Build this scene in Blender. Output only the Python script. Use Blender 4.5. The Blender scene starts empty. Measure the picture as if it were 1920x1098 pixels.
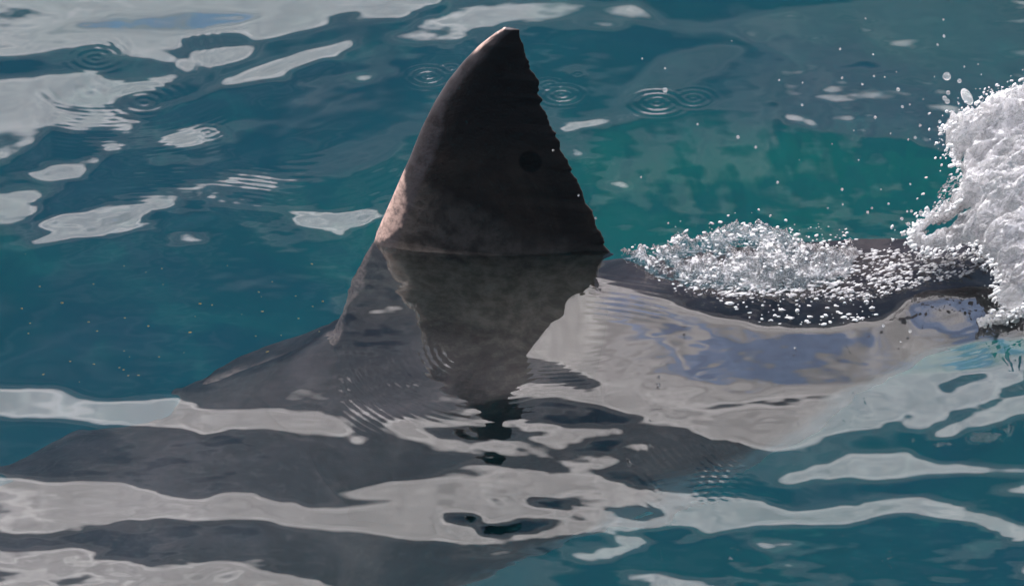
import bpy, bmesh, math, numpy as np
from mathutils import Vector
R = math.radians
S = bpy.context.scene
COL = S.collection

# ------------------------------------------------------------------ camera
PITCH = R(28.0); DIST = 20.0; F = 15000.0          # F: photo pixels (1920 wide)
TGT = np.array([0.0, -0.176, 0.0])
DV = np.array([0.0, -math.cos(PITCH), math.sin(PITCH)])
UP = np.array([0.0, math.sin(PITCH), math.cos(PITCH)])
CAM = TGT + DIST * DV
cd = bpy.data.cameras.new('camera'); cam = bpy.data.objects.new('camera', cd); COL.objects.link(cam)
cam.location = CAM; cam.rotation_euler = Vector(DV).to_track_quat('Z', 'Y').to_euler()
cd.sensor_width = 36; cd.lens = 36 * F / 1920; cd.clip_start = 0.5; cd.clip_end = 12000
cd.dof.use_dof = True; cd.dof.focus_distance = 20.0; cd.dof.aperture_fstop = 7.1
S.camera = cam

# ------------------------------------------------------------------ sky and sun
SUN = Vector((-0.64, 0.24, 0.71)).normalized()
w = bpy.data.worlds.new('World'); S.world = w; w.use_nodes = True; nt = w.node_tree; nt.nodes.clear()
def N(t, typ, **kw):
    n = t.nodes.new(typ)
    for k, v in kw.items(): setattr(n, k, v)
    return n
def mathn(t, op, a, b=None, c=None, clamp=False):
    n = N(t, 'ShaderNodeMath', operation=op); n.use_clamp = clamp
    for i, v in enumerate((a, b, c)):
        if v is None: continue
        if hasattr(v, 'is_output'): t.links.new(v, n.inputs[i])
        else: n.inputs[i].default_value = v
    return n.outputs[0]
def maprange(t, v, a, b, c=0.0, d=1.0, smooth=True):
    n = N(t, 'ShaderNodeMapRange'); n.interpolation_type = 'SMOOTHSTEP' if smooth else 'LINEAR'
    t.links.new(v, n.inputs[0])
    for i, x in enumerate((a, b, c, d)): n.inputs[i + 1].default_value = x
    return n.outputs[0]
wout = N(nt, 'ShaderNodeOutputWorld')
sky = N(nt, 'ShaderNodeTexSky', sky_type='NISHITA', sun_disc=False)
sky.sun_elevation = math.asin(SUN.z); sky.sun_rotation = math.atan2(SUN.x, SUN.y)
sky.air_density = 1.0; sky.dust_density = 0.6
bsky = N(nt, 'ShaderNodeBackground'); bsky.inputs[1].default_value = 0.075; nt.links.new(sky.outputs[0], bsky.inputs[0])
tc = N(nt, 'ShaderNodeTexCoord'); sep = N(nt, 'ShaderNodeSeparateXYZ'); nt.links.new(tc.outputs['Generated'], sep.inputs[0])
elev = mathn(nt, 'ARCSINE', sep.outputs[2])
# cloud bank ahead of the camera, broken by blue gaps high up
nz = N(nt, 'ShaderNodeTexNoise'); nz.inputs['Scale'].default_value = 2.2; nz.inputs['Detail'].default_value = 6; nz.inputs['Roughness'].default_value = 0.5
mp = N(nt, 'ShaderNodeMapping'); mp.inputs['Scale'].default_value = (1, 1, 2.6); nt.links.new(tc.outputs['Generated'], mp.inputs[0]); nt.links.new(mp.outputs[0], nz.inputs[0])
nz2 = N(nt, 'ShaderNodeTexNoise'); nz2.inputs['Scale'].default_value = 9; nz2.inputs['Detail'].default_value = 5; nt.links.new(mp.outputs[0], nz2.inputs[0])
nz3 = N(nt, 'ShaderNodeTexNoise'); nz3.inputs['Scale'].default_value = 6; nz3.inputs['Detail'].default_value = 7; nz3.inputs['Roughness'].default_value = .6; nz3.inputs['Distortion'].default_value = .6; nt.links.new(mp.outputs[0], nz3.inputs[0])
e_n = mathn(nt, 'ADD', elev, mathn(nt, 'MULTIPLY', mathn(nt, 'SUBTRACT', nz2.outputs[0], 0.5), 0.035))
lowedge = maprange(nt, e_n, R(29.8), R(33.6))
e_g = mathn(nt, 'ADD', elev, mathn(nt, 'MULTIPLY', mathn(nt, 'SUBTRACT', nz3.outputs[0], 0.5), 0.30))
g1 = maprange(nt, e_g, R(45), R(50)); g2 = maprange(nt, e_g, R(62), R(55))
gap = mathn(nt, 'MULTIPLY', mathn(nt, 'MULTIPLY', g1, g2), maprange(nt, mathn(nt, 'ADD', nz2.outputs[0], mathn(nt, 'MULTIPLY', nz.outputs[0], .6)), 0.70, 0.92))
front = maprange(nt, sep.outputs[1], -0.25, 0.05)
wisp = mathn(nt, 'MULTIPLY', maprange(nt, nz2.outputs[0], 0.5, 0.72), maprange(nt, elev, R(14), R(26), 0, 0.05))
cmask = mathn(nt, 'MULTIPLY', mathn(nt, 'MAXIMUM', lowedge, mathn(nt, 'ADD', wisp, maprange(nt, e_n, R(23), R(26.5), 0, 0.075))), front)
CLOUD = 6.7
bc = N(nt, 'ShaderNodeBackground'); 
cmix = N(nt, 'ShaderNodeMix', data_type='RGBA'); nt.links.new(gap, cmix.inputs[0]); cmix.inputs[6].default_value = (1.0, 0.94, 0.945, 1); cmix.inputs[7].default_value = (0.52, 0.65, 1.0, 1)
nt.links.new(cmix.outputs[2], bc.inputs[0])
st = mathn(nt, 'MULTIPLY', maprange(nt, nz3.outputs[0], 0.3, 0.7, 0.64, 1.22), CLOUD)
nt.links.new(st, bc.inputs[1])
mx = N(nt, 'ShaderNodeMixShader'); nt.links.new(cmask, mx.inputs[0]); nt.links.new(bsky.outputs[0], mx.inputs[1]); nt.links.new(bc.outputs[0], mx.inputs[2])
nt.links.new(mx.outputs[0], wout.inputs[0])
w.cycles.sampling_method = 'MANUAL'; w.cycles.sample_map_resolution = 512

sl = bpy.data.lights.new('sun', 'SUN'); sl.energy = 4.6; sl.angle = R(0.53); sl.color = (1.0, 0.94, 0.88)
so = bpy.data.objects.new('sun', sl); COL.objects.link(so); so.rotation_euler = SUN.to_track_quat('Z', 'Y').to_euler(); so.location = (-6, 4, 7)
sl.cycles.is_caustics_light = True

S.render.engine = 'CYCLES'
S.view_settings.view_transform = 'Standard'; S.view_settings.look = 'None'; S.view_settings.gamma = 1
S.view_settings.exposure = 0.0; S.view_settings.use_curve_mapping = False
c = S.cycles
c.use_denoising = True; c.max_bounces = 14; c.diffuse_bounces = 5; c.glossy_bounces = 6; c.transmission_bounces = 10
c.volume_bounces = 1; c.transparent_max_bounces = 16; c.sample_clamp_indirect = 6; c.sample_clamp_direct = 0
c.caustics_reflective = True; c.caustics_refractive = True; c.blur_glossy = 0.3

rng = np.random.default_rng(7)

# ------------------------------------------------------------------ camera geometry helpers
def proj(x, y, z):
    dx, dy, dz = x - CAM[0], y - CAM[1], z - CAM[2]
    dep = -(DV[0] * dx + DV[1] * dy + DV[2] * dz)
    return 960 + F * dx / dep, 549 - F * (UP[1] * dy + UP[2] * dz) / dep
def ray(X, Y):
    d = np.array([(X - 960) / F, 0, 0]) + UP * (549 - Y) / F - DV
    return d / np.linalg.norm(d)
def on_z(X, Y, z=0.0):
    d = ray(X, Y); t = (z - CAM[2]) / d[2]; return CAM + d * t
def refr(d, n=1.33):
    o = np.array([d[0], d[1], 0.0]) / n; o[2] = -math.sqrt(1 - o[0]**2 - o[1]**2); return o
# the fin stands in a plane yawed a little, leaning under water
YAW = 0.266; LEAN = 0.30
def fin_pt(X, Y):
    d = ray(X, Y); nrm = np.array([YAW, 1.0, 0.0]); q = YAW * 0.25
    t = (q - CAM @ nrm) / (d @ nrm); P = CAM + d * t
    if P[2] >= 0: return P
    E = on_z(X, Y); r = refr(d); nl = np.array([YAW, 1.0, -LEAN])
    t = (q - E @ nl) / (r @ nl); return E + r * t

# ------------------------------------------------------------------ generic mesh helpers
def link(name, me, mat=None, parent=None, smooth=True):
    if mat: me.materials.append(mat)
    if smooth: me.polygons.foreach_set('use_smooth', np.ones(len(me.polygons), dtype=bool))
    o = bpy.data.objects.new(name, me); COL.objects.link(o)
    if parent is not None: o.parent = parent
    return o
def np_mesh(name, V, Q):
    V = np.ascontiguousarray(V, dtype=np.float32); Q = np.ascontiguousarray(Q, dtype=np.int32); k = Q.shape[1]
    me = bpy.data.meshes.new(name)
    me.vertices.add(len(V)); me.vertices.foreach_set('co', V.ravel())
    me.loops.add(Q.size); me.loops.foreach_set('vertex_index', Q.ravel())
    me.polygons.add(len(Q)); me.polygons.foreach_set('loop_start', np.arange(0, Q.size, k, dtype=np.int32))
    me.update(calc_edges=True); me.validate(); return me
def grid_q(nr, nc, wrap=False):
    i = np.arange(nr - 1)[:, None] * nc; j = np.arange(nc if wrap else nc - 1)[None]
    j2 = (j + 1) % nc
    return np.stack([i + j, i + j2, i + nc + j2, i + nc + j], -1).reshape(-1, 4)
def tag(o, label=None, cat=None, group=None, kind=None):
    for k, v in (('label', label), ('category', cat), ('group', group), ('kind', kind)):
        if v: o[k] = v
    return o
def fnoise(shape, cell, seed, octs=4, pers=0.5, aniso=(1, 1), rot=0.0):
    """smooth tiling noise, about -1..1; cell = feature size in samples (rows, cols scaled by aniso)"""
    r = np.random.default_rng(seed); ky = np.fft.fftfreq(shape[0])[:, None]; kx = np.fft.rfftfreq(shape[1])[None]
    if rot: kx, ky = kx * math.cos(rot) + ky * math.sin(rot), ky * math.cos(rot) - kx * math.sin(rot)
    out = 0; a = 1.0; tot = 0
    for o in range(octs):
        s = cell / 2**o; k2 = (ky * s * aniso[1])**2 + (kx * s * aniso[0])**2   # aniso: (along x, along y)
        f = np.fft.irfft2(np.fft.rfft2(r.standard_normal(shape)) * np.exp(-k2 * 6) * k2**0.25, s=shape)
        f /= f.std() + 1e-9; out = out + a * f; tot += a * a; a *= pers
    return out / math.sqrt(tot) / 2.2

# ------------------------------------------------------------------ materials
def mat(name):
    m = bpy.data.materials.new(name); m.use_nodes = True; m.node_tree.nodes.clear(); return m, m.node_tree, N(m.node_tree, 'ShaderNodeOutputMaterial')
def bump(t, h, strength, dist, normal=None):
    b = N(t, 'ShaderNodeBump'); b.inputs['Strength'].default_value = strength; b.inputs['Distance'].default_value = dist
    t.links.new(h, b.inputs['Height'])
    if normal is not None: t.links.new(normal, b.inputs['Normal'])
    return b.outputs[0]
def noise(t, vec, scale, detail=4, rough=0.55, dist=0.0):
    n = N(t, 'ShaderNodeTexNoise'); n.inputs['Scale'].default_value = scale; n.inputs['Detail'].default_value = detail
    n.inputs['Roughness'].default_value = rough; n.inputs['Distortion'].default_value = dist
    if vec is not None: t.links.new(vec, n.inputs['Vector'])
    return n.outputs[0]
def mixc(t, f, a, b):
    n = N(t, 'ShaderNodeMix', data_type='RGBA'); 
    t.links.new(f, n.inputs[0])
    for i, v in ((6, a), (7, b)):
        if hasattr(v, 'is_output'): t.links.new(v, n.inputs[i])
        else: n.inputs[i].default_value = (*v, 1)
    return n.outputs[2]

M_water, t, out = mat('sea_water')
g = N(t, 'ShaderNodeBsdfGlass'); g.inputs['IOR'].default_value = 1.333; g.inputs['Roughness'].default_value = 0.0
t.links.new(g.outputs[0], out.inputs[0])
va = N(t, 'ShaderNodeVolumeAbsorption'); va.inputs['Color'].default_value = (0.0, 0.72, 0.80, 1); va.inputs['Density'].default_value = 0.16
vs = N(t, 'ShaderNodeVolumeScatter'); vs.inputs['Color'].default_value = (0.02, 0.75, 0.90, 1); vs.inputs['Density'].default_value = 0.024
ad = N(t, 'ShaderNodeAddShader'); t.links.new(va.outputs[0], ad.inputs[0]); t.links.new(vs.outputs[0], ad.inputs[1]); t.links.new(ad.outputs[0], out.inputs[1])

M_backdrop, t, out = mat('depth_backdrop')  # teal of light scattered in deep water, put into this colour
p = N(t, 'ShaderNodeBsdfPrincipled'); p.inputs['Roughness'].default_value = 1; p.inputs['Specular IOR Level'].default_value = 0
tcb = N(t, 'ShaderNodeTexCoord'); o_ = tcb.outputs['Object']
n1 = noise(t, o_, 0.55, 5, 0.55, 0.6); n2 = noise(t, o_, 2.6, 5, 0.6)
base = mixc(t, maprange(t, n1, 0.35, 0.68), (0.004, 0.026, 0.043), (0.005, 0.050, 0.050))
base = mixc(t, maprange(t, n2, 0.52, 0.8, 0, 0.45), base, (0.025, 0.130, 0.110))
vd = N(t, 'ShaderNodeVectorMath', operation='SUBTRACT'); t.links.new(o_, vd.inputs[0]); vd.inputs[1].default_value = (0.75, 3.3, -3.4)
vm = N(t, 'ShaderNodeVectorMath', operation='MULTIPLY'); t.links.new(vd.outputs[0], vm.inputs[0]); vm.inputs[1].default_value = (0.75, 1.5, 0)
vl = N(t, 'ShaderNodeVectorMath', operation='LENGTH'); t.links.new(vm.outputs[0], vl.inputs[0])
wake_glow = mathn(t, 'MULTIPLY', maprange(t, vl.outputs['Value'], 1.2, 0.35), maprange(t, n2, 0.3, 0.6, .55, 1))  # green light scattered in the wake water, painted into the colour
base = mixc(t, wake_glow, base, (0.003, 0.082, 0.058))
t.links.new(base, p.inputs['Base Color']); t.links.new(p.outputs[0], out.inputs[0])

def skin(name, dark):
  M_, t, out = mat(name)
  p = N(t, 'ShaderNodeBsdfPrincipled')
  tcs = N(t, 'ShaderNodeTexCoord'); o_ = tcs.outputs['Object']
  at = N(t, 'ShaderNodeAttribute'); at.attribute_name = 'sunlit_edge'
  ab = N(t, 'ShaderNodeAttribute'); ab.attribute_name = 'belly'
  n1 = noise(t, o_, 4.0, 6, 0.6, 0.8); n2 = noise(t, o_, 26, 6, 0.65); n3 = noise(t, o_, 140, 3, 0.6)
  base = mixc(t, maprange(t, n1, 0.32, 0.7), (0.022, 0.018, 0.020), (0.062, 0.049, 0.052))
  base = mixc(t, maprange(t, n2, 0.50, 0.80, 0, 0.55), base, (0.115, 0.094, 0.088))
  base = mixc(t, maprange(t, n3, 0.35, 0.65, 0, 0.25), base, (0.026, 0.021, 0.022))
  body_c = base
  if dark:
    sz = N(t, 'ShaderNodeSeparateXYZ'); t.links.new(o_, sz.inputs[0])
    jit = mathn(t, 'MULTIPLY', mathn(t, 'SUBTRACT', n1, 0.5), 0.22)
    low = mathn(t, 'ADD', sz.outputs[2], jit)
    diag = mathn(t, 'ADD', low, mathn(t, 'MULTIPLY', sz.outputs[0], 0.35))
    mid = mixc(t, maprange(t, n1, 0.38, 0.64), (0.020, 0.016, 0.016), (0.050, 0.036, 0.031))
    mid = mixc(t, maprange(t, low, 0.20, 0.38), mid, (0.020, 0.016, 0.017))
    grey = mixc(t, maprange(t, n2, 0.35, 0.7), (0.040, 0.034, 0.032), (0.090, 0.076, 0.070))
    mid = mixc(t, maprange(t, diag, 0.10, 0.02), mid, grey)
    vs_ = N(t, 'ShaderNodeVectorMath', operation='DISTANCE'); t.links.new(o_, vs_.inputs[0]); vs_.inputs[1].default_value = (0.045, 0.03, 0.26)
    mid = mixc(t, maprange(t, vs_.outputs['Value'], 0.034, 0.026), mid, (0.008, 0.007, 0.008))
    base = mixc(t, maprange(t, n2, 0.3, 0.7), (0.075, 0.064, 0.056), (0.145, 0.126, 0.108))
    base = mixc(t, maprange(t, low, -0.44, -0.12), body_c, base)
    al = N(t, 'ShaderNodeAttribute'); al.attribute_name = 'lead'
    mid = mixc(t, mathn(t, 'MULTIPLY', al.outputs['Fac'], maprange(t, n2, .3, .6, .3, .9)), mid, (0.060, 0.052, 0.058))
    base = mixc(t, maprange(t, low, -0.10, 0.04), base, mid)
  sunlit_f = mathn(t, 'MULTIPLY', at.outputs['Fac'], maprange(t, noise(t, o_, 55, 5, 0.7), 0.30, 0.62, 0.25, 1.0))
  base = mixc(t, sunlit_f, base, (0.52, 0.36, 0.31))  # sunlight on the leading edge, painted as paler pink skin
  base = mixc(t, ab.outputs['Fac'], base, (0.50, 0.50, 0.50))
  t.links.new(base, p.inputs['Base Color'])
  t.links.new(maprange(t, n2, 0.3, 0.7, 0.38, 0.6), p.inputs['Roughness']); p.inputs['IOR'].default_value = 1.36
  szz = N(t, 'ShaderNodeSeparateXYZ'); t.links.new(o_, szz.inputs[0])
  t.links.new(maprange(t, szz.outputs[2], -0.03, 0.02, 0.03, 0.5), p.inputs['Specular IOR Level'])      # in water wet skin hardly reflects
  nb = bump(t, n3, 0.35, 0.0015); nb = bump(t, n2, 0.5, 0.004, nb)
  t.links.new(nb, p.inputs['Normal']); t.links.new(p.outputs[0], out.inputs[0])
  return M_
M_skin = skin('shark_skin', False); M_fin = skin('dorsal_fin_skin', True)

M_glass, t, out = mat('droplet_water')
g = N(t, 'ShaderNodeBsdfGlass'); g.inputs['IOR'].default_value = 1.333; g.inputs['Roughness'].default_value = 0.02
d = N(t, 'ShaderNodeBsdfTranslucent'); d.inputs[0].default_value = (0.95, 0.95, 0.95, 1)
m_ = N(t, 'ShaderNodeMixShader'); m_.inputs[0].default_value = 0.25
t.links.new(g.outputs[0], m_.inputs[1]); t.links.new(d.outputs[0], m_.inputs[2]); t.links.new(m_.outputs[0], out.inputs[0])

def foam_mat(name, glassy):
    """churned water: white where it is full of air, clear and shiny between"""
    M, t, out = mat(name)
    p = N(t, 'ShaderNodeBsdfPrincipled'); p.inputs['Base Color'].default_value = (0.93, 0.92, 0.93, 1)
    p.inputs['Roughness'].default_value = 0.10; p.inputs['IOR'].default_value = 1.33
    tcf = N(t, 'ShaderNodeTexCoord'); o_ = tcf.outputs['Object']
    rt = N(t, 'ShaderNodeMapping'); rt.inputs['Rotation'].default_value = (0, R(35), 0); rt.inputs['Scale'].default_value = (1, 2, 2.2); t.links.new(o_, rt.inputs[0])
    n1 = noise(t, rt.outputs[0], 13, 5, 0.65, .8); n2 = noise(t, rt.outputs[0], 48, 5, 0.7, 1.2)
    f = mathn(t, 'ADD', mathn(t, 'MULTIPLY', n1, 0.5), mathn(t, 'MULTIPLY', n2, 0.5))
    wt = maprange(t, f, 0.40 + .14 * glassy, 0.50 + .14 * glassy)
    t.links.new(mathn(t, 'SUBTRACT', 1.0, wt), p.inputs['Transmission Weight'])
    tl = N(t, 'ShaderNodeBsdfTranslucent'); tl.inputs[0].default_value = (0.93, 0.92, 0.93, 1)
    m_ = N(t, 'ShaderNodeMixShader'); t.links.new(mathn(t, 'MULTIPLY', wt, .40), m_.inputs[0])
    nb = bump(t, n2, 0.9, 0.008); nb = bump(t, noise(t, o_, 170, 3, .6), 0.5, 0.003, nb)
    t.links.new(nb, p.inputs['Normal']); t.links.new(nb, tl.inputs['Normal'])
    t.links.new(p.outputs[0], m_.inputs[1]); t.links.new(tl.outputs[0], m_.inputs[2]); t.links.new(m_.outputs[0], out.inputs[0])
    return M
M_foam = foam_mat('white_foam', 0.26)
M_froth = foam_mat('glassy_froth', 0.75)
M_bead, t, out = mat('foam_bead')
p = N(t, 'ShaderNodeBsdfPrincipled'); p.inputs['Base Color'].default_value = (.93, .93, .93, 1); p.inputs['Roughness'].default_value = .08; p.inputs['IOR'].default_value = 1.33; p.inputs['Transmission Weight'].default_value = .45
t.links.new(p.outputs[0], out.inputs[0])

# ------------------------------------------------------------------ the sea surface
# Tilt of the surface, in degrees towards (+) or away (-) from the boat, wave face by wave face.
B, G, C, D = 5.0, 2.2, 12.0, -1.0
FACES = [
 (B, [(-200,-200),(830,-200),(830,0),(760,30),(640,42),(560,55),(500,72),(465,80),(440,62),(385,62),(345,72),(320,84),(200,80),(130,85),(60,100),(20,112),(-200,125)]),
 (-2, [(600,40),(625,25),(680,20),(690,30),(650,40)]), (C, [(120,45),(200,28),(330,20),(450,18),(520,28),(430,45),(330,62),(180,58)]),
 (B, [(165,88),(240,82),(335,84),(330,92),(240,90)]), (B, [(168,107),(230,96),(300,98),(345,115),(370,136),(360,141),(325,122),(270,108)]),
 (B, [(352,100),(400,97),(482,82),(472,100),(440,115),(400,130),(372,124),(384,112)]),
 (B, [(400,160),(450,130),(520,105),(600,85),(668,75),(648,92),(636,100),(664,109),(640,111),(615,106),(565,124),(545,138),(552,150),(480,156),(410,166),(380,180),(330,197),(290,209),(200,217),(150,215),(200,207),(280,203),(355,182)]),
 (B, [(-200,152),(60,145),(130,142),(185,137),(200,158),(255,155),(340,140),(318,156),(262,175),(198,180),(235,190),(190,200),(130,200),(70,172),(62,178),(130,208),(165,216),(100,236),(80,255),(60,275),(0,310),(-200,320)]),
 (-2, [(130,168),(180,168),(200,178),(165,186)]),
 (B, [(110,238),(170,220),(280,224),(245,256),(190,246),(140,252)]), (B, [(150,262),(195,264),(240,270),(228,290),(200,288),(195,276)]),
 (B, [(58,336),(90,310),(150,298),(192,289),(196,310),(165,320),(175,333),(120,340)]),
 (B, [(308,262),(335,242),(378,232),(384,262),(396,272),(360,278),(330,273)]), (B, [(388,233),(408,242),(424,268),(410,266),(398,250)]),
 (B, [(-200,372),(78,360),(70,380),(96,400),(42,412),(28,424),(-200,434)]),
 (B, [(60,426),(130,404),(200,387),(300,382),(352,372),(300,390),(252,402),(262,418),(235,440),(150,446),(60,464),(48,462),(90,440)]),
 (B, [(270,440),(300,447),(360,440),(408,455),(370,462),(320,458)]), (B, [(330,356),(378,354),(414,364),(360,367)]), (B, [(390,377),(495,379),(495,382),(400,381)]),
 (B, [(520,398),(600,394),(650,399),(712,389),(704,402),(680,430),(640,441),(600,437),(560,421)]), (10.5, [(668,408),(706,393),(690,418),(672,424)]),
 (B, [(465,192),(495,188),(480,194)]), (B, [(500,166),(530,163),(528,168)]), (B, [(540,163),(565,158),(560,166)]), (B, [(570,162),(600,157),(612,160),(580,166)]),
 (B, [(628,155),(655,144),(680,138),(660,150),(640,158)]), (B, [(660,155),(700,140),(722,137),(700,150)]), (B, [(720,133),(745,130),(740,138)]),
 (G, [(725,78),(755,55),(810,28),(860,20),(920,12),(1000,2),(1100,0),(1190,5),(1260,45),(1200,42),(1100,28),(1030,45),(950,38),(880,60),(850,80),(780,86)]),
 (0.7, [(1190,48),(1260,40),(1330,48),(1420,30),(1520,8),(1920,-20),(2200,-30),(2200,300),(1920,300),(1800,300),(1690,262),(1560,225),(1470,200),(1420,160),(1480,120),(1440,90),(1380,60),(1280,60)]),
 (1.0, [(1620,90),(1920,30),(2200,30),(2200,200),(1920,180),(1790,215),(1700,190),(1640,150)]),
 (G, [(1060,40),(1110,35),(1180,50),(1160,60),(1080,52)]),
 (5, [(1195,180),(1230,150),(1285,126),(1345,116),(1305,140),(1255,162),(1215,180)]), (1.2, [(1150,200),(1230,110),(1340,85),(1400,95),(1360,130),(1240,180)]),
 (-2.1, [(1060,255),(1200,222),(1400,212),(1600,250),(1780,285),(1790,400),(1720,430),(1620,420),(1500,405),(1330,400),(1230,450),(1180,470),(1140,470),(1100,380)]),
 (7, [(1055,241),(1150,222),(1280,203),(1380,198),(1380,201),(1290,206),(1160,228),(1055,247)]), (-5, [(1055,250),(1160,231),(1290,209),(1380,204),(1440,214),(1380,212),(1290,216),(1160,240),(1055,262)]), (7, [(1440,208),(1500,219),(1560,236),(1640,244),(1700,257),(1760,269),(1700,261),(1640,248),(1555,241),(1495,224)]),
 # the wide smooth slope below the wake
 (9.5, [(1105,512),(1160,528),(1230,552),(1320,592),(1420,614),(1560,617),(1660,602),(1700,575),(1860,545),(1900,590),(2200,590),(2200,660),(1920,665),(1860,705),(1800,745),(1700,780),(1640,803),(1560,825),(1480,843),(1400,838),(1330,822),(1280,800),(1190,797),(1140,830),(1060,825),(990,800),(960,780),(950,735),(1000,665),(1040,610),(1050,580)]),
 (5.6, [(945,735),(1000,655),(1030,640),(1090,660),(1110,740),(1050,815),(990,800),(960,780)]),
 (7.8, [(990,668),(1030,612),(1045,560),(1090,560),(1110,600),(1110,680),(1060,690)]),
 (15, [(1700,560),(1860,545),(1900,590),(2200,590),(2200,660),(1920,662),(1850,690),(1720,690),(1660,640)]),
 (B+1, [(1000,720),(1250,712),(1400,735),(1600,720),(1760,690),(1860,690),(1790,750),(1640,803),(1560,825),(1480,843),(1400,838),(1330,822),(1280,800),(1190,797),(1140,830),(1060,825),(990,800),(970,785),(1100,780)]),
 (12.0, [(1120,520),(1200,560),(1330,620),(1400,640),(1500,618),(1640,612),(1700,590),(1720,620),(1860,625),(1840,670),(1700,700),(1560,722),(1420,720),(1310,708),(1200,690),(1290,675),(1160,600)]),
 (D, [(945,682),(985,664),(1010,672),(1040,680),(1090,703),(1135,715),(1110,728),(1060,718),(1000,720),(950,728)]),
 (D, [(940,732),(1000,738),(1100,752),(1195,778),(1190,798),(1080,800),(1000,792),(950,775)]),
 (0.6, [(1180,800),(1260,803),(1335,828),(1310,835),(1400,848),(1560,833),(1640,828),(1560,852),(1450,880),(1380,890),(1300,925),(1200,890),(1050,892),(960,860),(910,838),(990,818),(1060,832),(1140,838)]),
 (D, [(1270,762),(1330,758),(1420,748),(1500,740),(1590,742),(1570,752),(1460,758),(1320,770)]),
 (D, [(1510,822),(1570,812),(1680,806),(1640,820),(1560,830)]), (D, [(1750,722),(1800,705),(1860,695),(1850,712),(1790,735)]),
 (B, [(1140,838),(1180,832),(1230,836),(1190,846)]), (B, [(1050,858),(1110,862),(1165,855),(1160,872),(1100,880),(1060,872)]),
 (B, [(1840,770),(1880,748),(2200,700),(2200,770),(1900,775),(1820,808),(1770,820),(1720,828),(1790,790)]),
 (B, [(1690,800),(1770,752),(1850,705),(1930,662),(2200,640),(2200,680),(1930,700),(1880,735),(1800,775),(1720,812)]),
 (B, [(1430,884),(1480,898),(1530,870),(1600,850),(1637,851),(1710,842),(1740,858),(1808,874),(2200,876),(2200,886),(1808,887),(1735,898),(1660,903),(1588,893),(1540,905),(1490,910)]),
 (B, [(1855,922),(1920,900),(2200,890),(2200,925),(1900,926)]),
 (B, [(-200,733),(120,728),(150,742),(200,753),(270,750),(342,737),(362,764),(380,769),(450,768),(530,764),(600,776),(638,796),(645,812),(600,808),(500,800),(440,802),(380,816),(335,800),(280,795),(200,798),(100,790),(-200,784)]),
 (B, [(-200,882),(60,893),(100,905),(200,901),(262,914),(330,938),(385,935),(430,924),(475,927),(535,951),(545,938),(640,925),(700,918),(660,918),(740,905),(830,900),(950,894),(1100,890),(1180,908),(1290,925),(1400,938),(1500,962),(1588,947),(1710,932),(1770,932),(1860,968),(1920,988),(2200,991),(2200,1015),(1920,1014),(1860,1000),(1790,978),(1710,962),(1637,968),(1588,986),(1490,981),(1407,990),(1343,1002),(1280,1025),(1270,1008),(1300,985),(1240,985),(1180,1000),(1120,1000),(1050,1002),(950,1012),(850,1012),(780,1016),(700,995),(600,990),(530,985),(520,974),(400,975),(300,970),(200,985),(130,1000),(-200,1005)]),
 (D, [(545,940),(600,926),(700,930),(748,932),(735,944),(690,950),(640,958),(560,957)]), (D, [(965,942),(1000,932),(1080,934),(1075,946),(1000,953)]),
 (D, [(1135,950),(1190,953),(1243,953),(1235,964),(1190,976),(1160,962)]),
 (-4.2, [(820,962),(870,956),(915,968),(912,984),(1000,970),(1062,970),(1050,985),(1000,1000),(930,1008),(888,1000),(895,986),(850,980)]), (-4.2, [(912,937),(950,936),(945,943)]),
 (B, [(716,792),(760,783),(800,788),(850,798),(920,820),(912,834),(850,832),(780,825),(740,810)]), (-3.5, [(780,799),(830,800),(880,808),(914,824),(870,828),(810,818)]),
 (B, [(648,818),(680,820),(675,829),(655,828)]),
 (B, [(-200,1035),(130,1028),(200,1040),(290,1055),(400,1053),(460,1062),(468,1070),(560,1078),(612,1095),(600,1300),(-200,1300)]), (D, [(395,1074),(440,1070),(460,1078),(430,1088),(400,1086)]),
 (B, [(1030,1045),(1100,1032),(1180,1003),(1222,1008),(1200,1030),(1150,1048),(1080,1056)]), (B, [(1180,1070),(1260,1073),(1345,1088),(1340,1300),(1230,1300)]),
 (B, [(1400,1022),(1450,1011),(1492,1022),(1440,1029)]), (B, [(1895,1075),(1925,1060),(2200,1060),(2200,1085)]),
]
MX0, MY0, MW, MH, MS = -520, -260, 2960, 1640, 2.0        # level map in photo pixels, one sample per 2 px
nw, nh = int(MW / MS), int(MH / MS)
LX, LY = np.meshgrid(MX0 + (np.arange(nw) + .5) * MS, MY0 + (np.arange(nh) + .5) * MS)
wx = fnoise((nh, nw), 70, 1, 5, 0.55, (1, 1)) ; wy = fnoise((nh, nw), 60, 2, 5, 0.55, (1.6, .8))
QX = LX + 6 * wx + (16 + 16 * (1 / (1 + np.exp(-(LX - 1000) / 40))) * (1 / (1 + np.exp(-(LY - 800) / 20)))) * fnoise((nh, nw), 13, 71, 4, .68, (3.0, .42)) ; QY = LY + 3.0 * wy + 2.6 * fnoise((nh, nw), 16, 72, 3, .6, (2.0, .5))
LEV = np.full((nh, nw), -2.4)
def inside(poly, X, Y):
    r = np.zeros(X.shape, bool); n = len(poly)
    for i in range(n):
        (x1, y1), (x2, y2) = poly[i], poly[(i + 1) % n]
        if y1 == y2: continue
        r ^= ((y1 > Y) != (y2 > Y)) & (X < (x2 - x1) * (Y - y1) / (y2 - y1) + x1)
    return r
BODY = [(560,670),(625,620),(650,520),(700,440),(1150,490),(1100,560),(1100,860),(1300,850),(1350,900),(1100,1000),(900,1300),(-200,1300),(-200,1000),(60,895),(200,800),(350,745)]
LEV[inside(BODY, QX, QY)] = -1.1
LEV += 1.0 * fnoise((nh, nw), 110, 3, 4, 0.55, (2.2, .8))
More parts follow.
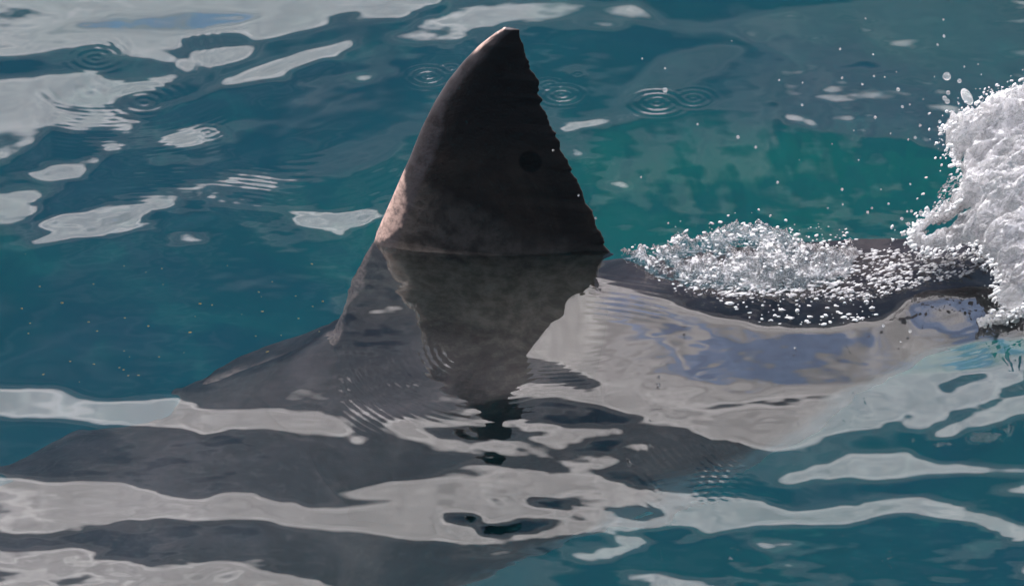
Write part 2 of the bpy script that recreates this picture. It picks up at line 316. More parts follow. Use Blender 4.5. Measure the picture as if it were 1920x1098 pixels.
for lv, poly in FACES:
    a = np.array(poly); x0, y0 = a.min(0) - 25; x1, y1 = a.max(0) + 25
    i0, i1 = [int(np.clip((v - MY0) / MS, 0, nh)) for v in (y0, y1)]; j0, j1 = [int(np.clip((v - MX0) / MS, 0, nw)) for v in (x0, x1)]
    if i1 <= i0 or j1 <= j0: continue
    sub = LEV[i0:i1, j0:j1]; sub[inside(poly, QX[i0:i1, j0:j1], QY[i0:i1, j0:j1])] = lv
def gblur(a, s):
    ky = np.fft.fftfreq(a.shape[0])[:, None]; kx = np.fft.rfftfreq(a.shape[1])[None]
    return np.fft.irfft2(np.fft.rfft2(a) * np.exp(-2 * (math.pi * s)**2 * (kx**2 + ky**2)), s=a.shape)
LEV = gblur(LEV, 3.0)
pm = np.clip(.55 + .9 * fnoise((nh, nw), 130, 81, 3, .5, (1.3, .8)), .12, 1.3)
CALM = 1 / (1 + np.exp(-(LX + 100) / 15)) / (1 + np.exp((LX - 620) / 15)) / (1 + np.exp(-(LY - 455) / 12)) / (1 + np.exp((LY - 715) / 10))
pm = pm * (1 - .8 * CALM) * (1 - .45 / (1 + np.exp(-(LX - 1150) / 20)) / (1 + np.exp((LY - 430) / 12)))
LEV += 2.9 * pm * fnoise((nh, nw), 10, 82, 3, .7, (2.8, .7)) + 1.1 * pm * fnoise((nh, nw), 30, 83, 4, .62, (1.8, .7))
LEV += np.degrees((549 - LY) / F) / 2                      # the line of sight is flatter towards the top
EDGE = np.clip(np.maximum(np.maximum(-LX - 40, LX - 1960), np.maximum(-LY - 30, LY - 1130)) / 80, 0, 1)
EDGE = EDGE * EDGE * (3 - 2 * EDGE)
rnd = np.tanh(2.6 * fnoise((nh, nw), 110, 13, 4, .55, (2.0, .7))) * 4 - .2
LEV = LEV * (1 - EDGE) + rnd * EDGE
def boxm(x0, x1, y0, y1, f=40):
    sm = lambda v: 1 / (1 + np.exp(-v / f * 4)); return sm(LX - x0) * sm(x1 - LX) * sm(LY - y0) * sm(y1 - LY)
# fine streaks: upper right water, and the long vertical ones behind the fin
LEV += (.5 + 2.3 * fnoise((nh, nw), 40, 84, 4, .6, (2.4, .6), R(-16))) * boxm(-300, 740, 75, 470)
LEV += .7 * fnoise((nh, nw), 22, 5, 4, .6, (2.2, .7)) * boxm(1350, 2200, -100, 210)
LEV += 0.9 * fnoise((nh, nw), 22, 15, 4, .6, (2.2, .7)) * boxm(740, 1350, -100, 80)
LEV += 3.4 * fnoise((nh, nw), 20, 6, 4, .6, (.6, 2.0)) * boxm(1060, 1760, 240, 430)
LEV += 2.0 * fnoise((nh, nw), 10, 8, 3, .6, (2.0, .6)) * boxm(1150, 1760, 380, 450, 30)
LEV += 0.6 * fnoise((nh, nw), 26, 9, 4, .6, (2.5, .5)) * boxm(1150, 2200, 540, 760)
LEV += 0.45 * fnoise((nh, nw), 30, 10, 3, .6, (2.5, .6)) + 0.5 * fnoise((nh, nw), 90, 11, 3, .6, (2.0, .6))
LEV += 1.6 * fnoise((nh, nw), 14, 12, 4, .6, (2.0, .6)) * boxm(1650, 2200, 560, 720)

def sample(A, X, Y):
    u = np.clip((X - MX0) / MS - .5, 0, nw - 1.001); v = np.clip((Y - MY0) / MS - .5, 0, nh - 1.001)
    i = v.astype(int); j = u.astype(int); fu = u - j; fv = v - i
    return (A[i, j] * (1 - fu) + A[i, j + 1] * fu) * (1 - fv) + (A[i + 1, j] * (1 - fu) + A[i + 1, j + 1] * fu) * fv
STEP = 0.0042
gx = np.arange(-1.9, 1.9, STEP); gy = np.arange(-2.15, 1.80, STEP)
GX, GY = np.meshgrid(gx, gy); ny_, nx_ = GX.shape
ky = 2 * math.pi * np.fft.fftfreq(2 * ny_, STEP)[:, None]; kx = 2 * math.pi * np.fft.rfftfreq(nx_, STEP)[None]
LAM = 0.035
den = ky**2 + LAM * kx**2; den[0, 0] = 1
H = np.zeros_like(GX)
it = (int((0.03 + 2.15) / STEP), int((0.0 + 1.9) / STEP))
WARP = fnoise((nh, nw), 60, 91, 3, .5); AMPN = np.clip(.6 + 1.1 * fnoise((nh, nw), 45, 92, 3, .6), 0, 1.6)
def ripples(X, Y):
    """tilt added by the fine rings and wavelets; X, Y in photo pixels"""
    s = 0
    for cx, cy, rr, wl, a in ((803, 143, 46, 15, 12), (846, 127, 32, 14, 8), (1053, 178, 46, 15, 12), (1030, 158, 30, 13, 8), (1083, 139, 14, 11, 8), (1232, 192, 60, 17, 8), (1300, 185, 46, 16, 6), (1250, 186, 14, 10, 6), (390, 250, 40, 16, 5), (270, 190, 90, 22, 3), (180, 110, 60, 19, 4),
                               (60, 560, 1, 9, 0)):
        dx = X - cx; dy = (Y - cy) / 0.47; r = np.sqrt(dx * dx + dy * dy) + 1e-3
        s = s + a * np.sin(r * 2 * math.pi / wl) * (-(dy) / r) * np.exp(-(r / rr)**4)
    def band(cx, cy, r0, r1, wl, a, x0, x1, y0, y1, asp=0.6, f=30):
        dx = X - cx; dy = (Y - cy) / asp; r = np.sqrt(dx * dx + dy * dy) + 1e-3
        sm = lambda v: 1 / (1 + np.exp(-np.clip(v / f * 4, -40, 40)))
        r = r + 4 * WARP
        return a * AMPN * np.sin(r * 2 * math.pi / wl) * sm(X - x0) * sm(x1 - X) * sm(Y - y0) * sm(y1 - Y)
    s = s + band(930, 640, 0, 1, 14, 1.5, 640, 1000, 630, 800, .62)
    s = s + band(1050, 480, 0, 1, 19, 0.7, 760, 1000, 640, 790, .5)
    s = s + band(1340, 1130, 0, 1, 14, 2.6, 1230, 1520, 880, 950, .7, 20)
    s = s + band(1600, 700, 0, 1, 15, 1.6, 1200, 1500, 840, 960, .7)
    s = s + band(1000, 1500, 0, 1, 13, 3.6, 1110, 1420, 520, 600, .8, 16)
    s = s + band(540, 180, 0, 1, 20, 3.4, 540, 760, 290, 400, .6)
    s = s + band(1150, 400, 0, 1, 24, 0.6, 1080, 1400, 580, 720, .6)
    s = s + band(1000, 460, 0, 1, 12, 2.0, 1010, 1130, 650, 740, .6, 14)
    s = s + band(1700, 480, 0, 1, 20, 1.5, 1750, 2100, 580, 700, .6)
    s = s + band(150, 100, 0, 1, 19, 1.5, 180, 420, 60, 130, .5, 20)
    s = s + band(200, 120, 0, 1, 16, 2.2, 100, 420, 195, 290, .45, 20)
    s = s + band(330, 700, 0, 1, 15, 2.6, 230, 520, 320, 420, .5, 20)
    return s
LEVR = LEV + ripples(LX, LY)
for k in range(4):
    X, Y = proj(GX, GY, H)
    s = np.tan(np.radians(sample(LEVR, X, Y)))
    mean = s.mean(); s0 = s - mean
    ext = np.vstack([s0, s0[::-1]])                        # even extension of the slope along y -> no jump at the ends
    Hh = np.fft.irfft2(-1j * ky * np.fft.rfft2(ext) / den, s=ext.shape)[:ny_]
    H = Hh + mean * GY
    H = H - H[it]
# far water: the tensor grid goes on with widening steps, the relief dying away into low swell
def outer(a, b, n, far): return b + (far - b) * (np.linspace(0, 1, n + 1)[1:])**5 * 1.0
fx = np.concatenate([(-1.9 - (np.linspace(1, 1/26, 26))**5 * 4000 - np.linspace(1, 1/26, 26) * 4), gx, (gx[-1] + np.linspace(1/26, 1, 26)**5 * 4000 + np.linspace(1/26, 1, 26) * 4)])
fy = np.concatenate([(-2.15 - (np.linspace(1, 1/26, 26))**5 * 4000 - np.linspace(1, 1/26, 26) * 4), gy, (gy[-1] + np.linspace(1/26, 1, 26)**5 * 4000 + np.linspace(1/26, 1, 26) * 4)])
HF = np.pad(H, 26, mode='edge'); FX, FY = np.meshgrid(fx, fy)
dd = np.hypot(np.maximum(0, np.abs(FX) - 1.9), np.maximum(0, np.maximum(-2.15 - FY, FY - gy[-1])))
HF = HF * np.exp(-(dd / 2.5)**2)
HF = HF + np.clip(dd / 1.5, 0, 1) * np.exp(-(dd / 60)**2) * (.022 * np.sin(FY * 5.1 + FX * 1.3) + .02 * np.sin(FY * 3.3 - FX * 2.1 + 1) + .012 * np.sin(FY * 8.7 + FX * 3.9))
def height(x, y):
    i = int(np.clip((y + 2.15) / STEP, 0, ny_ - 1)); j = int(np.clip((x + 1.9) / STEP, 0, nx_ - 1)); return float(H[i, j])
def water_at(X, Y):
    P = on_z(X, Y)
    for _ in range(5): P = on_z(X, Y, height(P[0], P[1]))
    return P
me = np_mesh('water', np.stack([FX, FY, HF], -1).reshape(-1, 3), grid_q(*FX.shape))
water = link('water', me, M_water); water['kind'] = 'structure'; water.cycles.is_caustics_caster = True
print('water height range', H.min(), H.max(), 'mean tilt', math.degrees(math.atan(mean)))

# added undulating sheet, its teal standing for light welling up from deep water
s1 = np.concatenate([-np.geomspace(4200, 12, 18), np.linspace(-10, 10, 81), np.geomspace(12, 4200, 18)])
SX, SY = np.meshgrid(s1, s1)
SZ = -3.4 + 0.25 * np.sin(SX * .8 + 1) * np.cos(SY * .6) + .12 * np.sin(SX * 2.3 + SY * 1.7)
backdrop = link('depth_backdrop', np_mesh('depth_backdrop', np.stack([SX, SY, SZ], -1).reshape(-1, 3), grid_q(*SX.shape)), M_backdrop); backdrop['kind'] = 'structure'

# ------------------------------------------------------------------ the shark
shark = bpy.data.objects.new('shark', None); COL.objects.link(shark); shark.location = (0, 0, 0)
tag(shark, 'large grey shark swimming left with its ragged dark dorsal fin above the water', 'shark')
AX = np.array([ # x, y, z, half width, half height
 (-2.62,-1.92,-1.42,.02,.02),(-2.55,-1.86,-1.41,.08,.07),(-2.40,-1.76,-1.39,.17,.15),(-2.15,-1.58,-1.37,.27,.25),(-1.80,-1.30,-1.34,.36,.34),(-1.45,-1.02,-1.31,.43,.42),(-1.20,-.80,-1.30,.47,.46),(-1.03,-.62,-1.25,.48,.48),
 (-.81,-.42,-1.23,.50,.50),(-.45,-.13,-1.18,.50,.50),(-.2,-.01,-1.05,.49,.50),(0,.0,-.92,.47,.48),(.35,.0,-.64,.41,.42),(.7,.02,-.36,.29,.30),(.95,.03,-.22,.22,.215),(1.3,.03,-.16,.16,.155),(1.7,.02,-.12,.11,.10),(2.1,.0,-.10,.075,.06),(2.3,.0,-.08,.05,.05),(2.42,.0,-.05,.01,.02)])
def catmull(P, n):
    P = np.asarray(P, float); L = np.concatenate([[0], np.cumsum(np.linalg.norm(np.diff(P[:, :3], axis=0), axis=1))])
    T = np.linspace(0, L[-1], n); out = np.zeros((n, P.shape[1])); m = np.gradient(P, L, axis=0)
    idx = np.clip(np.searchsorted(L, T, 'right') - 1, 0, len(L) - 2)
    for q in range(n):
        i = idx[q]; h = L[i + 1] - L[i]; u = (T[q] - L[i]) / h
        out[q] = (2*u**3-3*u**2+1)*P[i]+(u**3-2*u**2+u)*h*m[i]+(-2*u**3+3*u**2)*P[i+1]+(u**3-u**2)*h*m[i+1]
    return out
A = catmull(AX, 220); K = 72
tan = np.gradient(A[:, :3], axis=0); tan /= np.linalg.norm(tan, axis=1)[:, None]
side = np.cross(tan, [0, 0, 1]); side /= np.linalg.norm(side, axis=1)[:, None]; upv = np.cross(side, tan)   # side: towards -y for +x tangent
th = np.linspace(0, 2 * math.pi, K, endpoint=False)
ring_s = np.cos(th); ring_u = np.sin(th)
ru = np.sign(ring_u) * np.abs(ring_u)**0.95
rw = np.maximum(A[:, 3], .003)[:, None]; rh = np.maximum(A[:, 4], .003)[:, None]
dim = 1 + 0.012 * fnoise((220, K), 14, 21, 3)
dth = np.angle(np.exp(1j * (th - math.pi / 2)))[None]; xa = A[:, 0][:, None]
keel = .12 * np.exp(-(dth / .40)**2) * np.exp(-((xa + .28) / .36)**4)      # the ridge the dorsal fin rises from
ru = ru[None] * np.ones((220, 1)) + keel / .48
V = A[:, None, :3] + side[:, None] * (rw * ring_s * dim)[..., None] + upv[:, None] * (rh * ru * dim)[..., None]
body = link('body', np_mesh('body', V.reshape(-1, 3), grid_q(220, K, True)), M_skin, shark)
bl = 1 / (1 + np.exp((ring_u[None] + 0.42 + 0.10 * fnoise((220, K), 20, 22, 3)) * 22))
at_ = body.data.attributes.new('belly', 'FLOAT', 'POINT'); at_.data.foreach_set('value', bl.ravel().astype(np.float32))
body['label'] = 'grey upper flank fading to a white belly'

lead_px = [(945,53),(930,61),(900,84),(870,114),(840,151),(815,191),(790,241),(768,296),(750,336),(735,371),(717,411),(705,437),(690,466),(668,511),(655,556),(640,601),(622,633)]
trail_px = [(973,55),(976,72),(988,100),(990,110),(1003,140),(1013,152),(1015,178),(1019,184),(1020,200),(1034,235),(1046,250),(1056,284),(1068,304),(1074,320),(1084,340),(1094,362),(1096,376),(1110,392),(1118,418),(1132,446),(1146,468),(1150,484)]
Lp = np.array([fin_pt(*q) for q in lead_px]); Tp = np.array([fin_pt(*q) for q in trail_px])
ztop = max(Lp[0, 2], Tp[0, 2])
zb = Lp[-1, 2]
Lz = np.concatenate([[zb - .34, zb - .24, zb - .14, zb - .06], Lp[::-1, 2]]); Lx = np.concatenate([[Lp[-1, 0] - .36, Lp[-1, 0] - .22, Lp[-1, 0] - .11, Lp[-1, 0] - .04], Lp[::-1, 0]])
o_ = np.argsort(Tp[:, 2]); Tz = np.concatenate([[zb - .34, -.42, -.30, -.16, -.07, -.03, -.012], Tp[o_, 2]]); Tx = np.concatenate([[.36, .31, .27, .225, .215, .225, .242], Tp[o_, 0]])
nr, nc_ = 300, 70
zz = np.concatenate([np.linspace(zb - .32, 0, 90), np.linspace(0, ztop - .001, nr - 90 + 1)[1:]])
xl = np.interp(zz, Lz, Lx); xt = np.interp(zz, Tz, Tx)
kk = np.ones(5) / 5
xl = np.convolve(np.pad(xl, 2, mode='edge'), kk, 'valid'); 
rag = fnoise((nr, 8), 16, 31, 4, .75)[:, 0]; rag2 = fnoise((nr, 8), 5, 32, 2, .7)[:, 0] * (fnoise((nr, 8), 40, 35, 2, .5)[:, 0] > -.1)
rgd = np.where(zz > .01, 1, 0) * (-.0075 * np.abs(rag) - .0035 * np.abs(rag2)) * np.clip((ztop - zz) / .06, 0, 1)
u = (1 - np.cos(np.linspace(0, math.pi, nc_))) / 2; u = 0.55 * u + 0.45 * np.linspace(0, 1, nc_)
prof = (0.2969 * np.sqrt(u) - 0.126 * u - 0.3516 * u**2 + 0.2843 * u**3 - 0.1015 * u**4) / 0.1
Th = np.interp(zz, [zb - .32, zb - .15, zb, -.25, 0, .25, ztop - .05, ztop], [.10, .08, .07, .060, .050, .030, .013, .005])
fr = fnoise((nr, nc_), 40, 33, 2, .5); gs = lambda a: a
half = Th[:, None] * prof[None] * (1 + .03 * gs(fr)) + .0012
yp = lambda x, z: YAW * (.25 - x) + LEAN * np.minimum(z, 0)
XX = xl[:, None] + (xt - xl)[:, None] * u[None] + rgd[:, None] * u[None]**22; ZZ = np.repeat(zz[:, None], nc_, 1)
# rounded tip: the top rows close in
YY = yp(XX, ZZ)
zrel = ZZ - np.interp(XX, [-.85, -.45, -.1, .25], [-.66, -.52, -.36, -.20])
half = half + np.where(u[None] > .001, 1, 0) * np.minimum(.34, .15 * np.exp(-zrel / .075)) * np.sqrt(np.clip(u * (1 - u) * 4, 0, 1))[None] * np.clip(-ZZ / .1, 0, 1)
nrm = np.array([YAW, 1]) / math.hypot(YAW, 1)
V = []
for sg in (-1, 1):
    V.append(np.stack([XX + sg * nrm[0] * half, YY + sg * nrm[1] * half, ZZ], -1).reshape(-1, 3))
V = np.vstack(V); q = grid_q(nr, nc_); n1_ = nr * nc_
Q = [q, q[:, ::-1] + n1_]
i = np.arange(nr - 1) * nc_
Q.append(np.stack([i, i + nc_, i + nc_ + n1_, i + n1_], -1)); e = nc_ - 1
Q.append(np.stack([i + e, i + e + n1_, i + nc_ + e + n1_, i + nc_ + e], -1))
j = np.arange(nc_ - 1) + (nr - 1) * nc_; Q.append(np.stack([j, j + 1, j + 1 + n1_, j + n1_], -1))
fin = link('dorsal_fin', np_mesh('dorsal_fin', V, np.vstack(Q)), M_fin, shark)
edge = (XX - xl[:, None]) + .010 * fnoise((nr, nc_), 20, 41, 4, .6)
wd = np.interp(zz, [-.6, -.48, -.3, -.22, -.10, -.02, .0, .04, .11, .16, .20, .5], [0, .015, .02, .04, .015, .0, .035, .060, .045, .022, 0, 0])[:, None]  # widths of the painted sunlit patches, above and under water
sun_amt = np.clip((wd - edge) / .006, 0, 1) * np.where(ZZ < -.01, .55, 1.0)
at_ = fin.data.attributes.new('sunlit_edge', 'FLOAT', 'POINT'); at_.data.foreach_set('value', np.concatenate([sun_amt.ravel()] * 2).astype(np.float32))
ld = np.clip((np.interp(zz, [-.6, 0, .3, .6], [.03, .07, .06, .03])[:, None] - edge) / .012, 0, 1)
at_ = fin.data.attributes.new('lead', 'FLOAT', 'POINT'); at_.data.foreach_set('value', np.concatenate([ld.ravel()] * 2).astype(np.float32))
fin['label'] = 'dark ragged-edged dorsal fin with pink sunlight painted on its leading edge'
del V

def blade(name, root0, root1, tip, th_, label=None, sweep=.25, belly=0.0):
    """a swept fin lofted from a root chord to a tip"""
    r0, r1, tp = map(np.array, (root0, root1, tip)); n, m = 26, 20
    t_ = np.linspace(0, 1, n)[:, None]; uu = np.linspace(0, 1, m)
    le = r0 * (1 - t_) + tp * t_ + np.array([-sweep, 0, 0]) * (np.sin(t_ * math.pi) * .35)
    te = r1 * (1 - t_) + tp * t_ + (r0 - r1) * (np.sin(t_ * math.pi) * .22)
    nn = np.cross(r1 - r0, tp - r0); nn /= np.linalg.norm(nn)
    P = le[:, None] * (1 - uu)[None, :, None] + te[:, None] * uu[None, :, None]
    hf = th_ * (1 - t_ * .9) * np.sqrt(np.clip(uu * (1 - uu), 0, 1))[None] * 2 * (1 - .5 * uu)[None]
    V = np.vstack([(P - nn * hf[..., None]).reshape(-1, 3), (P + nn * hf[..., None]).reshape(-1, 3)])
    q = grid_q(n, m); o = link(name, np_mesh(name, V, np.vstack([q, q[:, ::-1] + n * m])), M_skin, shark)
    if label: o['label'] = label
    return o
blade('pectoral_fin', (-1.02, -.80, -1.42), (-.52, -.38, -1.40), (-.10, -1.30, -1.80), .045, 'broad pectoral fin on the near side')
blade('pectoral_fin', (-.95, -.05, -1.45), (-.45, .32, -1.42), (-.30, 1.15, -1.90), .045, 'broad pectoral fin on the far side')
blade('tail_fin', (2.12, .0, -.10), (2.42, .0, -.06), (2.95, .12, .62), .035, 'upper lobe of the crescent tail')
blade('tail_fin', (2.12, .0, -.08), (2.42, .0, -.10), (2.75, -.08, -.62), .03, 'lower lobe of the crescent tail')
M_eye, t, out = mat('black_eye'); p = N(t, 'ShaderNodeBsdfPrincipled'); p.inputs['Base Color'].default_value = (.004, .004, .005, 1); p.inputs['Roughness'].default_value = .1; t.links.new(p.outputs[0], out.inputs[0])
for sg in (-1, 1):
    bm = bmesh.new(); bmesh.ops.create_uvsphere(bm, u_segments=20, v_segments=12, radius=.022); me = bpy.data.meshes.new('eye'); bm.to_mesh(me); bm.free()
    o = link('eye', me, M_eye, shark); o.location = A[24, :3] + sg * side[24] * A[24, 3] * .93 + upv[24] * A[24, 4] * .22
for k in range(5):                                          # gill slits on the near flank
    ii = 62 + k * 4; a_ = np.linspace(-.62, .42, 14)
    ctr = A[ii, :3] + side[ii] * (A[ii, 3] * np.cos(a_) * 1.0)[:, None] + upv[ii] * (A[ii, 4] * np.sin(a_))[:, None] + tan[ii] * (.03 * np.cos(a_ * 2))[:, None]
    on = side[ii] * np.cos(a_)[:, None] + upv[ii] * np.sin(a_)[:, None]
    wv = tan[ii][None] * (.012 * np.sin(np.linspace(.05, 1, 14) * math.pi))[:, None]
    V = np.vstack([ctr - wv + on * .004, ctr + on * .015 , ctr + wv + on * .001]); V = V.reshape(3, 14, 3)
    link('gill_slit', np_mesh('gill_slit', V.reshape(-1, 3), grid_q(3, 14)), M_skin, shark)
for o in [ch for ch in shark.children]: o.cycles.is_caustics_receiver = True

# ------------------------------------------------------------------ foam and spray
ico = bmesh.new(); bmesh.ops.create_icosphere(ico, subdivisions=2, radius=1.0)
IV = np.array([v.co[:] for v in ico.verts]); IT = np.array([[v.index for v in f.verts] for f in ico.faces]); ico.free()
ico = bmesh.new(); bmesh.ops.create_icosphere(ico, subdivisions=1, radius=1.0)
IV1 = np.array([v.co[:] for v in ico.verts]); IT1 = np.array([[v.index for v in f.verts] for f in ico.faces]); ico.free()
def blobs(name, P, rad, stretch, M, tilt=None, hi=False):
    """many small noisy lumps in one mesh; stretch: n x 3"""
    iv, itr = (IV, IT) if hi else (IV1, IT1); n = len(P)
    V = iv[None] * stretch[:, None] * rad[:, None, None] * (1 + .18 * rng.standard_normal((n, len(iv), 1)))
    a = rng.uniform(0, 2 * math.pi, n) if tilt is None else tilt
    ca, sa = np.cos(a)[:, None], np.sin(a)[:, None]
    x, z = V[..., 0] * ca - V[..., 2] * sa, V[..., 0] * sa + V[..., 2] * ca
    V = np.stack([x, V[..., 1], z], -1) + P[:, None]
    T = (itr[None] + (np.arange(n) * len(iv))[:, None, None]).reshape(-1, 3)
    return link(name, np_mesh(name, V.reshape(-1, 3), T), M)
def dist_in(poly, X, Y):
    d = np.full(X.shape, 1e9); n = len(poly)
    for k in range(n):
        ax, ay = poly[k]; bx, by = poly[(k + 1) % n]; ex, ey = bx - ax, by - ay; L2 = ex * ex + ey * ey + 1e-9
        tt = np.clip(((X - ax) * ex + (Y - ay) * ey) / L2, 0, 1); d = np.minimum(d, np.hypot(X - ax - tt * ex, Y - ay - tt * ey))
    return np.where(inside(poly, X, Y), d, -d)
LEANP = lambda Y: 0.36 - (Y - 150) * 0.00138              # the burst leans away: top far, foot near
def rays(X, Y, y):
    d = np.stack([(X - 960) / F, UP[1] * (549 - Y) / F - DV[1], UP[2] * (549 - Y) / F - DV[2]], -1)
    return CAM + d * ((y - CAM[1]) / d[..., 1])[..., None]
def froth(name, poly, M, thick, seed, step=1.6, rough=8, amp=1.0):
    """a closed frothing mass leaning over the water, thick both ways"""
    a = np.array(poly, float); x0, y0 = a.min(0) - 20; x1, y1 = a.max(0) + 20
    X, Y = np.meshgrid(np.arange(x0, x1, step), np.arange(y0, y1, step)); sh = X.shape
    dI = dist_in(poly, X + rough * fnoise(sh, 34 / step, seed, 5, .62), Y + rough * fnoise(sh, 26 / step, seed + 1, 5, .62)) + 3.5 * fnoise(sh, 9 / step, seed + 8, 3, .7)
    tear = fnoise(sh, 30 / step, seed + 10, 4, .62, (2.2, .7), R(-38)) + np.clip((X - 1800) / 160, 0, .8) + .62
    dI = np.minimum(dI, tear * 16)
    dome = np.sqrt(np.clip(dI / 45, 0, 1))
    an = (2.0, .75)
    r0 = fnoise(sh, 110 / step, seed + 6, 3, .5)
    r1 = 1 - np.abs(fnoise(sh, 44 / step, seed + 3, 3, .5, an, R(-38))) * 1.5; r2 = 1 - np.abs(fnoise(sh, 18 / step, seed + 4, 3, .6, an, R(-38))) * 1.6; r3 = fnoise(sh, 8 / step, seed + 5, 2, .7)
    rel = amp * (.030 * r0 + .034 * r1 + .018 * r2 + .004 * r3) * np.clip(dI / 12, 0, 1)
    nv = np.array([-.15, -.62, .77]); inn = dI > 0; m = inn.sum(); idx = -np.ones(sh, int); idx[inn] = np.arange(m)
    P = rays(X[inn], Y[inn], LEANP(Y[inn]))
    Vf = P + nv * (thick * dome + rel)[inn][:, None]; Vb = P - nv * (thick * .6 * dome + .3 * rel + .002)[inn][:, None]
    cell = inn[:-1, :-1] & inn[1:, :-1] & inn[:-1, 1:] & inn[1:, 1:]
    q0 = np.stack([idx[1:, :-1][cell], idx[1:, 1:][cell], idx[:-1, 1:][cell], idx[:-1, :-1][cell]], -1)
    E = {}
    for k in range(4):
        for a_, b_ in zip(q0[:, k].tolist(), q0[:, (k + 1) % 4].tolist()):
            if (b_, a_) in E: del E[(b_, a_)]
            else: E[(a_, b_)] = 1
    rim = np.array([(b_, a_, a_ + m, b_ + m) for a_, b_ in E])
    return link(name, np_mesh(name, np.vstack([Vf, Vb]), np.vstack([q0, q0[:, ::-1] + m, rim])), M)
plume = [(2120,250),(2080,175),(2000,140),(1920,160),(1880,172),(1850,186),(1832,212),(1812,208),(1800,222),(1775,240),(1778,270),(1790,300),(1802,330),(1808,362),(1790,384),(1760,400),(1735,408),(1715,425),(1700,447),(1712,462),(1760,470),(1810,460),(1840,455),(1835,475),(1862,490),(1872,520),(1868,560),(1880,585),(1905,590),(1920,560),(1970,545),(2020,500),(2090,440),(2130,340)]
sp = froth('splash', plume, M_foam, .05, 51, step=1.5, rough=7)
tag(sp, 'tall white burst of foam thrown up by the tail at the right', 'splash')

def scatter(poly, n, zfun=None, lift=0.0, seed=0):
    r = np.random.default_rng(seed); a = np.array(poly); out = []
    while len(out) < n:
        X = r.uniform(a[:, 0].min(), a[:, 0].max(), 4 * n); Y = r.uniform(a[:, 1].min(), a[:, 1].max(), 4 * n)
        k = inside(poly, X, Y)
        out += list(zip(X[k], Y[k]))
    return np.array([water_at(X, Y) + np.array([0, 0, lift * r.random()]) for X, Y in out[:n]])
wake_poly = [(1150,488),(1180,490),(1230,482),(1262,480),(1258,455),(1275,452),(1300,470),(1330,450),(1370,432),(1440,428),(1480,445),(1540,450),(1600,452),(1610,480),(1590,515),(1530,535),(1450,545),(1370,550),(1290,548),(1230,530),(1190,505)]
# the churned wake: low frothy relief lying on the water
def churn(name, poly, M, hgt, seed, step=1.6, thr=0.0, rough=6):
    a = np.array(poly, float); xs = np.arange(a[:, 0].min() - 15, a[:, 0].max() + 15, step); ys = np.arange(a[:, 1].min() - 12, a[:, 1].max() + 12, step)
    X, Y = np.meshgrid(xs, ys); sh = X.shape
    dI = dist_in(poly, X + rough * fnoise(sh, 24 / step, seed, 4, .6), Y + rough * .6 * fnoise(sh, 20 / step, seed + 1, 4, .6))
    dI = np.minimum(dI, (fnoise(sh, 34 / step, seed + 2, 4, .6, (1.3, .8)) - thr) * 14, (fnoise(sh, 13 / step, seed + 9, 3, .65, (1.8, .8)) + .50) * 12)
    r1 = 1 - np.abs(fnoise(sh, 22 / step, seed + 3, 4, .62, (1.3, .9))) * 1.4; r2 = fnoise(sh, 7 / step, seed + 4, 2, .7)
    hh = np.sqrt(np.clip(dI / 16, 0, 1)) * hgt * (0.8 + .45 * r1) + np.clip(dI / 6, 0, 1) * (.006 * r2 + .010 * (1 - 1.6 * np.abs(fnoise(sh, 12 / step, seed + 5, 2, .6))))
    ok = dI > 0; P = np.array([on_z(x_, y_) for x_, y_ in zip(X[ok], Y[ok])])
    P[:, 2] = [height(p_[0], p_[1]) for p_ in P]; Pt = P.copy(); Pt[:, 2] += hh[ok] + .002; Pb = P.copy(); Pb[:, 2] -= .02
    m = len(P); idx = -np.ones(sh, int); idx[ok] = np.arange(m)
    cell = ok[:-1, :-1] & ok[1:, :-1] & ok[:-1, 1:] & ok[1:, 1:]
    q0 = np.stack([idx[1:, :-1][cell], idx[1:, 1:][cell], idx[:-1, 1:][cell], idx[:-1, :-1][cell]], -1)
    return link(name, np_mesh(name, np.vstack([Pt, Pb]), np.vstack([q0, q0[:, ::-1] + m])), M)
ch = churn('wake_foam', wake_poly, M_froth, .029, 61, thr=-.45); tag(ch, 'glassy churned foam trailing behind the fin', 'foam', kind='stuff')
pts = scatter(wake_poly, 600, lift=.06, seed=3); n = len(pts)
o = blobs('wake_spray', pts, (.0010 + .0042 * rng.random(n)**3), np.stack([rng.uniform(1, 2.2, n), np.ones(n), rng.uniform(.6, 1, n)], -1), M_bead, rng.uniform(-.5, .5, n)); tag(o, 'beads of spray tumbling over the wake behind the fin', 'spray', kind='stuff')
bead_poly = [(1560,490),(1620,470),(1700,475),(1780,480),(1862,478),(1868,505),(1800,525),(1740,530),(1700,545),(1650,560),(1600,565),(1500,560),(1380,560),(1250,548),(1300,530),(1450,540),(1540,530)]
pts = scatter(bead_poly, 800, lift=.012, seed=4); n = len(pts)
o = blobs('foam_beads', pts, (.0012 + .0035 * rng.random(n)**2), np.stack([rng.uniform(1.3, 3.2, n), np.ones(n), rng.uniform(.6, .9, n)], -1), M_foam, rng.uniform(.05, .45, n)); tag(o, 'rows of bright foam beads sliding off the wet back', 'foam', kind='stuff')
glint_poly = [(1330,548),(1420,552),(1560,560),(1640,560),(1660,590),(1600,606),(1500,612),(1420,606),(1370,585)]  # small white beads added for the glints of mirrored foam
pts = scatter(glint_poly, 110, lift=.004, seed=14); n = len(pts)
o = blobs('glint_beads', pts, (.0010 + .0035 * rng.random(n)**2.5), np.stack([rng.uniform(1.0, 3.0, n), np.ones(n), rng.uniform(.5, 1.6, n)], -1), M_bead, rng.uniform(-.2, .2, n)); tag(o, 'beads standing in for glints mirrored on the dark water in front of the wake', 'foam', kind='stuff')
speck_poly = [(40,440),(300,430),(620,450),(600,620),(480,670),(200,700),(30,690)]
pts = scatter(speck_poly, 46, seed=15); pts[:, 2] -= rng.uniform(.02, .12, 46)
